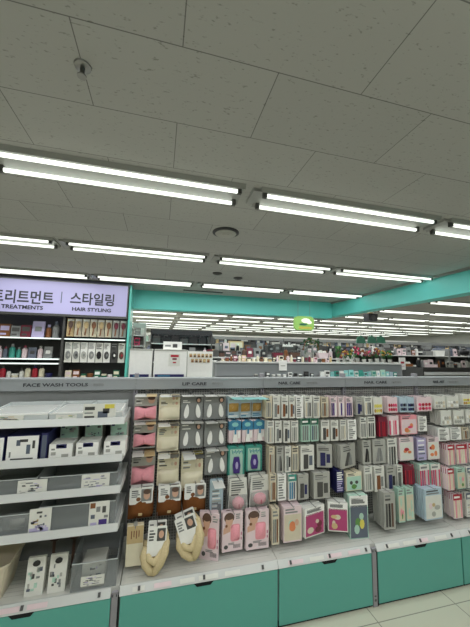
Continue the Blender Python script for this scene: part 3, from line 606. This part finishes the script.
# style, x0, y0, x1, y1 (front face in the photo), packs deep, spacing, front plane, turn
NB = [('first nail care bay', [
  [('beige',265,396,271.5,418,3),('tips',272.5,395.5,279.5,418.5,4),('tips',281,396,287.5,418,4),('tips',289,396,294.5,418,3),('text',296,396,303,418,4),('file',304.5,396,311.5,417.5,4),('file',313,396,319.5,417.5,3),('beige',321,397,328,417,3),('purple',330,397,336.5,416.5,4),('purple',338,397,344,416.5,4),('purple',345.5,397,352,416.5,4)],
  [('file',267,420.5,273.5,443,3),('tips',275,420.5,281.5,442.5,4),('tips',283,420.5,289.5,442.5,4),('file',291,420.5,298,442,4),('greentop',301,418.5,309.5,441.5,3),('greentop',310.5,418.5,318,441,3),('tips',321,420,329,441,4),('tips',330.5,420,338,440.5,3),('file',340,419.5,346,440,4),('text',347.5,419.5,356,439.5,4)],
  [('beige',269,446,274.5,473,3),('clip',276,446,283,473,4),('tips',284.5,446,290.5,472,4),('beige',291.5,446,298,471,4),('tips',300,445,313.5,470,4),('dark',317.5,444,331,467,5,-.25),('clip',338,444,357,467,5,.3)],
  [('beige',270,474,276,501,3),('text',277.5,474,286,500,4),('tealtop',288,474,296,500,4),('dark',297.5,474,308,499,4),('dark',313,472,329,498,5),('navybox',336,470,343.5,492,5),('creambox',345.5,472,361,490,3)],
  [('beige',272,508,279,544,3),('face',283,506,301,541,4),('magenta',302.5,506,325,535,3,.22),('magenta',329,502,346,531,3,-.35),('herb',350,495,367,539,3,-.1)]]),
 ('second nail care bay', [
  [('dark',356,397,362,415,4),('file',364,397,371.5,415,3),('yellow',373,397,381.5,414,4),('rednail',387,397,396.5,412.5,4),('darknail',399,397,406,412,4),('darknail',407,397,413.5,412,4)],
  [('file',360,417,366,438,3),('file',367,416.5,374.5,437.5,4),('maroon',378,416.5,386.5,436.5,5),('pinkst',388.5,415.5,398,435,4),('pinkor',400,415,416,434,4),('text',418,416,426,431,3)],
  [('clip',362,440,370.5,464,4),('clip',372,439,384.5,463,5),('file',387,438,396.5,466,4),('orange',399,437,413,460,5)],
  [('file',364,466,372,491,3),('tips',374,466,384,491,4),('dark',386,465.5,395.5,490,4),('file',397,465,402,488,3),('maroon',404,465,413.5,484.5,5)],
  [('silver',384,492,394.5,529,8),('greens',398,488,404,522,3),('greens',405.5,487,413,520,4)]]),
 ('nail art bay', [
  [('rednail',416,397,431,411,4),('whitenail',434,396,444.5,408.5,5),('whitenail',446,396,457.5,407.5,4),('yellow',462,394,470.5,405,3)],
  [('whitenail',440,410,450.5,425,5),('whitenail',452.5,410,463,424,5),('whitenail',465,409.5,474,423,3)],
  [('lav',417,438,425.5,460,4),('orange',427,437,438,459,3),('text',437.5,427.5,448.5,440.5,4),('text',450,427,460,439.5,4),('beige',462,427,468,439,3),('bluetop',470,426,477,438,3)],
  [('hot',419,464,429,488,5),('hot',430.5,463.5,440,487,5),('redtop',447,444.5,454,465,4),('redtop',456,444,466,463.5,4),('redtop',468,443,476,462,3)],
  [('floral',424,488,441.5,519,5),('redtop',447,468,453.5,490,4),('greens',456.5,467.5,464.5,488.5,3),('bluetop',467,467,476,487,3),('redtop',453,493.5,461.5,518,4),('bluetop',465.5,492,476,516,4)]])]
bi = {'first nail care bay': 'first nail care', 'second nail care bay': 'second nail care', 'nail art bay': 'nail art'}
small = 0
for bn, rows in NB:
    for ri, row in enumerate(rows):
        for ci, st in enumerate(row):
            s, x0, y0, x1, y1, n = st[:6]; rz = st[6] if len(st) > 6 else R.uniform(-.03, .03); S = ST[s]
            Yp = 1.80 - (.06 if ri == 4 else .02 if ri == 3 else 0)
            if s in ('floral','silver'): Yp -= .02
            xa, xb, z0, z1 = P2(x0, y0, x1, y1, Yp); W_, H_ = xb-xa, z1-z0
            gap = (.020 if W_ > .09 else .0165) if s != 'silver' else .014; n = n+1 if n < 5 else n
            T = gap*.72; cx = (xa+xb)/2
            me = nail_mesh(W_, H_, T, S, ri*37+ci*5+len(bn)); mb2 = nail_mesh(W_*.98, H_*.985, T, S, ri*37+ci*5+len(bn)+1)
            stem = f'{ROWN[ri]}, {bi[bn]}'
            for q in range(n):
                yy = Yp+gap*q
                if yy > YP-.02: break
                lab = f'{S["look"]}, {nth(q) if q else "front"} pack on hook {nth(ci)} from left, {stem}'
                if len(lab.replace(',', ' ').split()) > 16: lab = f'{S["look"]}, {nth(q) if q else "front"} on {nth(ci)} hook, {stem}'
                if len(lab.replace(',', ' ').split()) > 16: lab = lab.replace(' row', '')
                o = link(S['name'], me if q == 0 else mb2, None, (cx+math.sin(rz)*gap*q*-1+R.uniform(-.0015,.0015), yy, z1-R.uniform(0,.004)*(q > 0)), rz+R.uniform(-.015,.015))
                tag(o, lab, 'packet', f'{S["look"]}s in the {bn}')
            hook(cx, z1+.0028, Yp-.01, f'steel hook, {nth(ci)} from left, {ROWN[ri]} of the {bn}')

# ================================================================== background prototypes
def p_bottle(c1, c2):
    a = MB(); a.lathe([(.022,0),(.024,.01),(.024,.085),(.012,.10)], c1, 10); a.cyl(0,0,.10,.125,.012,c2,10); return a.mesh('bottle')
def p_box(c1, c2):
    a = MB(); a.box(-.035,.035,-.02,.02,0,.10,c1); a.box(-.028,.028,-.021,-.02,.05,.085,c2); a.box(-.028,.01,-.021,-.02,.015,.03,c2); return a.mesh('box')
def p_pouch(c1, c2):
    a = MB(); a.prism_x([(-.02,0),(.02,0),(.003,.12),(-.003,.12)], -.04, .04, c1); a.prism([(-.025,.03),(.025,.03),(.02,.08),(-.02,.08)], -.0135, -.002, c2); return a.mesh('pouch')
def p_jar(c1, c2):
    a = MB(); a.cyl(0,0,0,.045,.034,c1,12); a.cyl(0,0,.045,.065,.036,c2,12); return a.mesh('jar')
def p_basket(c1, c2):
    a = MB(); a.prism([(-.07,0),(.07,0),(.085,.08),(-.085,.08)], -.05, .05, c1)
    for i in range(4): a.sphere((-.05+.034*i, 0, .085), .022, .03, .03, c2, 6, 4)
    return a.mesh('basket')
KINDS = [('bottle', p_bottle, .055), ('carton', p_box, .078), ('pouch', p_pouch, .088), ('jar', p_jar, .078), ('goods_basket', p_basket, .19)]
_pc = {}
def proto(k, c1, c2):
    if (k, c1, c2) not in _pc: _pc[(k, c1, c2)] = KINDS[k][1](c1, c2)
    return _pc[(k, c1, c2)]
cword = dict(white='white', paper='off-white', cream='cream', grey='grey', dgrey='dark grey', black='black', teal='teal', pink='pink', hotpink='hot pink', red='red', brown='brown', tan='tan', blue='blue', navy='navy', aqua='aqua',
  yellow='yellow', amber='amber', green='green', dgreen='dark green', purple='purple', lilac='lilac', magenta='magenta', orange='orange', beige='beige', paleblue='pale blue', maroon='dark red', slate='slate', mint='mint', palepink='pale pink', offgrey='light grey', hair='dark brown')
def stock(x0, x1, Y, z, pal, where, kinds=(0,1,2,3), s=1.0, seed=0, gapf=1.05, maxn=99):
    r = random.Random(seed); x = x0; i = 0; last = None
    while i < maxn:
        k = r.choice(kinds); c1 = r.choice(pal); c2 = r.choice(pal+('white','dgrey')); ss = s*r.uniform(.85, 1.2); wd = KINDS[k][2]*ss
        if x+wd > x1: break
        o = link(KINDS[k][0], proto(k, c1, c2), None, (x+wd/2, Y, z), r.uniform(-.15,.15)); o.scale = (ss, ss, ss)
        tag(o, f'{cword[c1]} {KINDS[k][0].replace("_"," ")}, {nth(i)} item from left, {where}', KINDS[k][0].replace('_', ' '), 'goods '+where)
        x += wd*gapf; i += 1
def rack(x0, x1, Y, H, label, shelves, D=.4, m='offgrey', back='grey', hdr=None):
    t = thing('display_rack', ((x0+x1)/2, Y, 0), label, 'shelf unit'); W = (x1-x0)/2
    a = MB(); a.box(-W, W, D-.02, D, .1, H, back); a.build('back_panel', t)
    for s in (-1, 1): a = MB(); a.box(min(s*W,s*(W-.02)), max(s*W,s*(W-.02)), 0, D, 0, H, m); a.build('side_panel', t)
    a = MB(); a.box(-W+.02, W-.02, .02, D-.02, 0, .15, m); a.build('base', t)
    for z in shelves: a = MB(); a.box(-W+.02, W-.02, 0, D-.02, z-.02, z, 'shelf_white'); a.build('shelf', t)
    if hdr: a = MB(); a.box(-W, W, -.01, .01, H-.10, H, hdr); a.build('header', t)
    return t

# ---- tall hair care unit at the left, with its lit sign
TY = 4.85; TX0, TX1, TXM = -3.3, -.50, -1.40
t = thing('tall_shelf_unit', ((TX0+TX1)/2, TY, 0), 'tall hair care shelving under the lilac lit sign', 'shelf unit')
ox = (TX0+TX1)/2
a = MB(); a.box(TX0-ox, TX1-ox, .40, .42, 0, 2.44, 'dgrey'); a.build('back_panel', t)
for x in (TX0, TXM): a = MB(); a.box(x-ox-.015, x-ox+.015, -.0, .4, 0, 1.95, 'dgrey'); a.build('upright', t)
mat('glass_edge', (96,190,176), .2); a = MB(); a.box(TX1-ox, TX1-ox+.03, -.03, .42, 0, 2.46, 'glass_edge'); a.build('side_panel', t)
for (xa, xb, z) in ((TX0,TXM,1.60),(TX0,TXM,1.30),(TX0,TXM,1.235),(TXM,TX1,1.60),(TX0,TX1,1.0),(TX0,TX1,.6),(TX0,TX1,.2)):
    a = MB(); a.box(xa-ox+.016, xb-ox-.016, .0, .4, z-.02, z, 'shelf_white'); s_ = a.build('shelf', t)
    if z > .9: a = MB(); a.box(xa-ox+.03, xb-ox-.03, -.006, 0, z-.018, z-.002, 'shelf_glow'); a.build('bright_strip', s_)  # emissive strip drawn as a bright line along the shelf front
a = MB(); a.box(-2.7, 0, 0, .12, 0, .48, 'sign_light'); t2 = a.build('lit_sign', t, (TX1-.03-ox, -.04, 1.955))
a = MB(); a.box(-2.72, .015, -.003, .12, -.035, -.001, 'dgrey'); a.box(-2.72,.015,-.003,.12,.481,.495,'metalgrey'); a.box(.001,.015,-.003,.12,-.001,.481,'dgrey'); a.build('frame', t2)
def sgn(name, body, xa, xb, yb, size, bold):
    p = at(xa, yb, TY-.04); q = at(xb, yb, TY-.04); text(name, body, size, (p.x-(TX1-.03), -.003, p.z-1.955), 'lettering', t2, bold, q.x-p.x, .002)
sgn('korean_lettering', '트리트먼트', -9, 53.5, 300.5, .21, .004); sgn('lettering', 'TREATMENTS', 1, 43, 307.8, .078, .0018)
sgn('korean_lettering', '스타일링', 70, 114, 303.0, .20, .004); sgn('lettering', 'HAIR STYLING', 72, 111, 310.5, .075, .0018)
p = at(61, 303, TY-.04); a = MB(); a.box(-.006,.006,-.003,0,0,.17,'slate'); a.build('divider_bar', t2, (p.x-(TX1-.03), 0, p.z-1.955))
PD = ('slate','dgrey','lilac','offgrey','brown','maroon','black')
stock(-2.4, TXM-.05, TY+.12, 1.60, ('slate','lilac','grey','dgrey','maroon','brown','slate'), 'upper left shelf under the lit sign', (0,2,0,1), 1.75, 3, 1.0)
stock(-2.4, TXM-.05, TY+.10, 1.30, ('palepink','slate','teal','grey','offgrey','maroon'), 'middle left shelf under the lit sign', (0,2,0,1), 1.35, 4)
stock(-2.4, TXM-.05, TY+.10, 1.0, ('navy','cream','red','black','white','navy'), 'lower left shelf under the lit sign', (0,0,3,1), 1.3, 5)
stock(TXM+.05, TX1-.05, TY+.10, 1.0, ('cream','offgrey','dgreen','palepink','brown'), 'lower right shelf under the lit sign', (1,3,1), 1.1, 6)
def brushpack(c, hc):
    a = MB(); a.box(-.048,.048,0,.004,-.27,0,c); a.ell(0,-.09,.030,.055,-.02,0,hc,12); a.tube([(0,-.01,-.14),(-.01,-.01,-.25)], .009, 'brown'); a.box(-.04,.04,-.001,0,-.035,-.008,'white'); return a.mesh('hair_brush_pack')
bp = [brushpack('tan','hair'), brushpack('beige','tan'), brushpack('offgrey','maroon'), brushpack('cream','brown')]
for i in range(8):
    o = link('hair_brush_pack', bp[(0,1,1,3,1,3,2,2)[i]], None, (TXM+.08+i*.107, TY+.05, 1.90), .35); tag(o, f'hair brush on a pale card, {nth(i)} from left below the sign', 'hair brush', 'hair brushes below the lit sign')
for i in range(8):
    c, m1, m2 = [('paper','grey','offgrey'),('paper','grey','dgrey'),('white','offgrey','grey'),('white','grey','offgrey'),('paper','black','black'),('white','dgrey','grey'),('dgrey','black','white'),('paper','hair','red')][i]
    a = MB(); a.box(-.048,.048,0,.02,-.30,0,c); lines(a, -.04,.035,-.10,-.01,0,5,(m1,'grey'),R); a.ell(0,-.19,.034,.06,-.012,0,m1,12); a.ell(.008,-.19,.014,.022,-.016,-.01,m2,9)
    tag(a.build('styling_tool_pack', None, (TXM+.08+i*.107, TY+.04, 1.545)), f'hair styling tool pack, {nth(i)} from left in middle row', 'packet', 'styling tool packs on the tall unit')

# ---- the back-to-back low rack just behind: white panels, hair accessories, long grey rack
for i, (pa, pb) in enumerate(((129,152.5),(153.5,187))):
    xa, xb = at(pa,360,3.25).x, at(pb,360,3.25).x; t = thing('white_cabinet', ((xa+xb)/2, 3.25, 0), f'tall white cabinet back, {["left one beside the hair care unit","one with red printed notice"][i]}', 'cabinet', 'white cabinets behind'); W = (xb-xa)/2
    a = MB(); a.box(-W+.004, W-.004, 0, .35, 0, 1.475, 'white'); a.build('body', t); a = MB(); a.box(-W+.004,W-.004,-.003,.0,1.46,1.475,'offgrey'); a.build('top_edge', t)
    a = MB(); a.box(-W+.02, W-.03, -.035, -.001, 1.16, 1.215, 'navy'); a.box(-W+.05,0,-.036,-.035,1.195,1.205,'blue'); a.build('blue_rail', t)
    if i: a = MB(); a.box(-.02,.10,-.002,0,1.30,1.43,'paper'); a.box(.0,.085,-.003,-.002,1.395,1.42,'red'); a.box(.02,.065,-.003,-.002,1.365,1.385,'maroon'); a.box(.025,.06,-.003,-.002,1.33,1.345,'red'); a.build('notice', t)
xa, xb = at(188,360,3.25).x, at(213,360,3.25).x
t = thing('accessory_board', ((xa+xb)/2, 3.27, 0), 'white board hung with brown hair accessories', 'display board'); W = (xb-xa)/2
a = MB(); a.box(-W,W,0,.05,0,1.46,'white'); a.build('board', t)
for q in range(11):
    c = MB(); c.box(-.016,.016,0,.002,-.02,.02,'tan'); c.sphere((0,-.006,-.006),.013,.01,.011,R.choice(['brown','hair','tan','dgrey']),7,4)
    tag(c.build('hair_clip', None, ((xa+xb)/2-W+.03+(q % 6)*.044+.02*(q//6), 3.262, 1.415-.055*(q//6))), f'small brown hair clip, {nth(q % 6)} in {["upper","lower"][q//6]} line on the white board', 'hair clip', 'hair clips on the white board')
RX0, RX1 = at(215,365,3.3).x, at(402,372,3.3).x
rack(RX0, RX1, 3.3, 1.335, 'long low grey rack right behind the near gondola', (1.17, .8, .4), .35, 'metalgrey', 'metalgrey')
a = MB(); a.box(RX0, RX1, 3.18, 3.30, 1.155, 1.174, 'metalgrey'); a.box(RX0, RX1, 3.29, 3.30, 0, 1.155, 'metalgrey'); tag(a.build('front_ledge'), 'grey ledge along the front of the long low rack', 'shelf')
a = MB(); a.box(RX0, RX1, 3.28, 3.66, 1.336, 1.35, 'shelf_white'); tag(a.build('rack_top_panel'), 'white top board of the long low rack behind', 'shelf')
a = MB(); a.box(RX0, RX1, 3.302, 3.31, 1.19, 1.33, 'header_grey'); tag(a.build('rack_header'), 'grey strip along the front of the long low rack', 'panel')
p = at(283,369,3.27); a = MB(); a.box(-.05,.05,0,.006,0,.12,'white'); a.box(-.03,.03,-.001,0,.05,.06,'offgrey'); a.build; tag(a.build('price_board', None, (p.x, 3.27, 1.255)), 'white price board clipped to the low grey rack', 'sign')
p0, p1 = at(322,374,3.2).x, at(402,374,3.2).x
stock(p0, p1, 3.24, 1.175, ('aqua','teal','mint','white','paleblue'), 'front ledge of the long low rack', (1,2), .7, 21, 1.1)
stock(at(255,374,3.2).x, at(318,374,3.2).x, 3.24, 1.175, ('offgrey','dgrey','white','black'), 'left front ledge of the low rack', (3,1), .6, 22, 1.5)
xm = at(335,360,3.45).x
stock(RX0+.05, xm, 3.45, 1.35, ('brown','black','tan','maroon','cream','palepink','dgrey'), 'top board of the low rack', (0,3,1), .62, 23, 1.15, 40)
# flowers
def flower(cs, seed):
    r = random.Random(seed); a = MB(); b2 = MB()
    for i in range(14): th = r.uniform(0,2*pi); rr = r.uniform(0,.07); a.sphere((rr*math.cos(th), rr*math.sin(th)*.6, .13+r.uniform(-.03,.06)), .022,.022,.018, r.choice(cs), 6, 4)
    for i in range(12): th = r.uniform(0,2*pi); x, y = .08*math.cos(th), .05*math.sin(th); b2.add([(0,0,.02),(x*.5-.012,y*.5,.09),(x,y,.13+r.uniform(-.03,.05)),(x*.5+.012,y*.5+.01,.09)], [(0,1,2,3)], 'leaf')
    return a.mesh('blooms'), b2.mesh('leaves')
pm_ = MB(); pm_.cyl(0,0,0,.05,.03,'offgrey',10,.04); potm = pm_.mesh('pot')
FL = [('green',('green','leaf','leaf','amber')),('pink',('palepink','brown','maroon')),('red',('maroon','hair','hotpink')),('orange',('brown','amber','maroon')),('yellow',('amber','green','leaf'))]
for i in range(9):
    px = 338+i*6.5; Yq = 3.52+.1*(i % 2); nm, cs = FL[(0,3,0,2,1,2,3,4,0)[i]]; x = at(px,360,Yq).x; me1, me2 = flower(cs, i)
    t = thing('potted_flowers', (x, Yq, 1.35), f'{nm} artificial flowers, {nth(i)} pot from left on the low rack', 'flowers', 'artificial flowers on the low rack'); t.scale = (.75,.75,.85 if i % 3 else 1.1)
    link('pot', potm, t); link('blooms', me1, t); link('leaves', me2, t)
# ---- deeper racks
def deep(Y, x0, x1, H, levels, pal, desc, seed, s=1.6, m='offgrey', kinds=(0,1,2,3,4), hdr=None, back='dgrey', seg=2.2):
    x = x0; i = 0
    while x < x1-.4:
        xe = min(x+seg, x1); rack(x, xe, Y, H, f'{desc} rack, {nth(i)} unit from the left', levels, .45, m, back, hdr)
        for li, z in enumerate(levels):
            if z < 1.0: continue
            stock(x+.04, xe-.04, Y+.14, z, pal, f'{["upper","middle","lower"][li]} shelf, {desc} rack {nth(i)}', kinds, s, seed+i*10+li, 1.12)
        x = xe+.02; i += 1
deep(4.75, at(187,355,4.75).x, 3.5, 1.46, (1.36, 1.05, .6), ('brown','palepink','dgrey','hair','offgrey','maroon','black','grey'), 'cosmetics', 100, 1.2, hdr=None)
deep(6.6, 1.3, 9.2, 1.62, (1.42, 1.05, .6), ('palepink','grey','brown','grey','black','dgrey','white','slate'), 'third line', 200, 1.6, m='grey')
deep(9.6, 1.0, 13.8, 1.9, (1.62, 1.25, .7), ('white','grey','offgrey','slate','dgrey','black','tan'), 'fourth line', 400, 1.9, seg=3.2, hdr='grey', m='grey')
deep(13.5, -1.0, 14.2, 2.12, (1.75, 1.3, .7), ('white','paleblue','offgrey','dgrey','mint','slate'), 'far wall', 600, 2.2, seg=5.0, hdr='white', back='offgrey')
# dark appliance rack at the left, pale tower beside it
a0, a1 = at(150,345,6.2).x, at(184,345,6.2).x
rack(a0, at(212,345,6.2).x, 6.2, 1.86, 'black shelving seen above the white cabinets', (1.58, 1.2, .7), .4, 'dgrey', 'black', 'black')
for i in range(7):
    x = a0+.12+i*.19; h = (.2,.16,.22,.14,.21,.18,.2)[i]; t = thing('black_bag', (x, 6.32, 1.58), f'black bag, {nth(i)} from left on the black shelving', 'bag', 'black bags on black shelving')
    a = MB(); a.rbox(-.075,.075,0,h*.75,-.05,.05,.02,'black' if i % 3 else 'dgrey'); a.build('body', t); a = MB(); a.tube([(-.04,0,h*.72),(-.03,0,h),(.03,0,h),(.04,0,h*.72)], .006, 'dgrey'); a.build('handle', t)
p = at(163,351,3.35); a = MB(); a.box(0,.20,0,.1,0,.085,'white'); a.box(.02,.08,-.001,0,.03,.05,'grey'); a.box(.1,.15,-.001,0,.02,.06,'dgrey'); tag(a.build('price_display', None, (p.x, 3.3, 1.476)), 'white price display standing on the white cabinet', 'sign')
b0, b1 = at(132,340,5.9).x, at(145,340,5.9).x
rack(b0, b1, 5.9, 1.95, 'narrow pale tower shelf next to the hair care unit', (1.72, 1.52, 1.2, .7), .35, 'offgrey', 'paper', 'offgrey')
stock(b0+.03, b1-.02, 6.0, 1.52, ('navy','hotpink','blue','magenta','palepink'), 'narrow pale tower shelf', (1,0), 1.3, 33)
stock(b0+.03, b1-.02, 6.0, 1.72, ('offgrey','white','grey'), 'top of narrow pale tower', (1,), 1.3, 34)
# picture board in tan and cream
p = at(223,345,7.4); a = MB(); a.box(0,.36,0,.1,0,.26,'tan'); a.box(.03,.33,-.002,0,.03,.23,'cream'); a.box(.05,.16,-.003,-.002,.05,.2,'palepink'); tag(a.build('picture_board', None, (p.x, 6.75, 1.42)), 'warm cream picture board on the third line rack', 'sign')
# hanging green sign
ps = at(304, 323.5, 4.9); t = thing('hanging_sign', (ps.x, 4.9, ps.z), 'rounded green lit sign hanging before the turquoise beam', 'sign')
a = MB(); a.rbox(-.20,.19,-.125,.13,-.03,.03,.07,'green_light'); a.build('board', t)
a = MB(); a.ell(.02,.05,.09,.045,-.034,-.03,'white_light'); a.ell(.09,.02,.05,.03,-.036,-.03,'white_light'); a.ell(-.03,-.02,.08,.02,-.035,-.03,'dgreen'); a.rbox(-.12,.14,-.10,-.06,-.034,-.03,.015,'yellow'); a.build('emblem', t)
for x in (-.12,.12): a = MB(); a.tube([(x,0,.12),(x,0,CZ-ps.z)], .003, 'steel'); a.build('cord', t)
# hanging garland
pg = at(311, 345, 5.0); t = thing('hanging_garland', (pg.x, 5.0, 1.36), 'dark green leaf arch standing under the green sign', 'plant'); r = random.Random(4)
a = MB(); b2 = MB(); arch = [(-.14,0,0),(-.15,0,.2),(-.11,0,.30),(0,0,.34),(.11,0,.30),(.15,0,.2),(.14,0,0)]; b2.tube(arch, .008, 'brown'); b2.build('hoop', t)
for s in range(6):
    for q in range(16):
        u = r.random(); A, B = arch[s], arch[s+1]; c = [A[k]+(B[k]-A[k])*u+r.uniform(-.04,.04) for k in range(3)]
        d = Vector((r.uniform(-1,1), r.uniform(-1,1), r.uniform(-1,.4))).normalized()*.05; e_ = d.cross(Vector((0,1,.3))).normalized()*.018
        a.add([c, [c[k]+d[k]*.5+e_[k] for k in range(3)], [c[k]+d[k] for k in range(3)], [c[k]+d[k]*.5-e_[k] for k in range(3)]], [(0,1,2,3)], 'leaf')
a.build('leaves', t)
# hanging speaker
ps = at(370.5, 316.5, 5.8); t = thing('hanging_speaker', (ps.x, 5.8, ps.z), 'black box speaker hanging beyond the beam', 'speaker')
a = MB(); a.prism([(-.11,-.11),(.11,-.11),(.13,.06),(-.13,.06)], -.09, .09, 'black'); a.build('cabinet', t); a = MB(); a.ell(0,-.03,.06,.06,-.096,-.09,'dgrey'); a.build('cone', t)
a = MB(); a.tube([(0,0,.06),(0,0,CZ-ps.z)], .012, 'dgrey'); a.box(-.05,.05,-.03,.03,.06,.10,'tan'); a.build('bracket', t)
# teal gable signs and a red and white poster
for i, px in enumerate((361, 372, 381)):
    ps = at(px, 339, 8.6); t = thing('aisle_sign', (ps.x, 8.6, ps.z), f'dark teal aisle sign above the flowers, {("left","middle","right")[i]} of three', 'sign', 'teal aisle signs')
    a = MB(); a.prism([(-.19,-.14),(.17,-.14),(.14,.02),(0,.12),(-.15,.06)], -.02, .02, 'dgreen'); a.build('board', t); a = MB(); a.tube([(0,0,.10),(0,0,CZ-ps.z)], .006, 'steel'); a.build('rod', t)
ps = at(414, 372, 3.5); t = thing('poster_stand', (ps.x, 3.7, 0), 'white poster with red print on a slim stand', 'sign')
a = MB(); a.box(-.055,.055,0,.012,1.24,1.42,'white'); a.box(-.03,.03,-.001,0,1.33,1.36,'red'); a.box(-.035,.035,-.001,0,1.28,1.30,'palepink'); a.build('poster', t); a = MB(); a.cyl(0,.02,0,1.3,.012,'steel'); a.cyl(0,.02,0,.02,.12,'steel',16); a.build('stand', t)
# dark mixed bins to the right behind
RX2 = at(420,372,3.5).x
rack(RX2, 5.4, 3.45, 1.28, 'low dark rack to the right behind the nail art bay', (1.20, .8, .4), .4, 'dgrey', 'dgrey')
stock(RX2+.06, 5.3, 3.6, 1.285, ('dgrey','black','offgrey','brown','palepink','grey'), 'top of the low dark rack', (0,3,1,2), .9, 55, 1.1)
ph = at(456,357,5.4); t = thing('black_hat', (ph.x, 5.2, 1.47), 'round black hat on a stand at the right', 'hat')
a = MB(); a.sphere((0,0,.06), .10,.10,.085,'black',12,8); a.build('crown', t, smooth=True); a = MB(); a.cyl(0,0,.0,.012,.15,'black',20); a.build('brim', t)
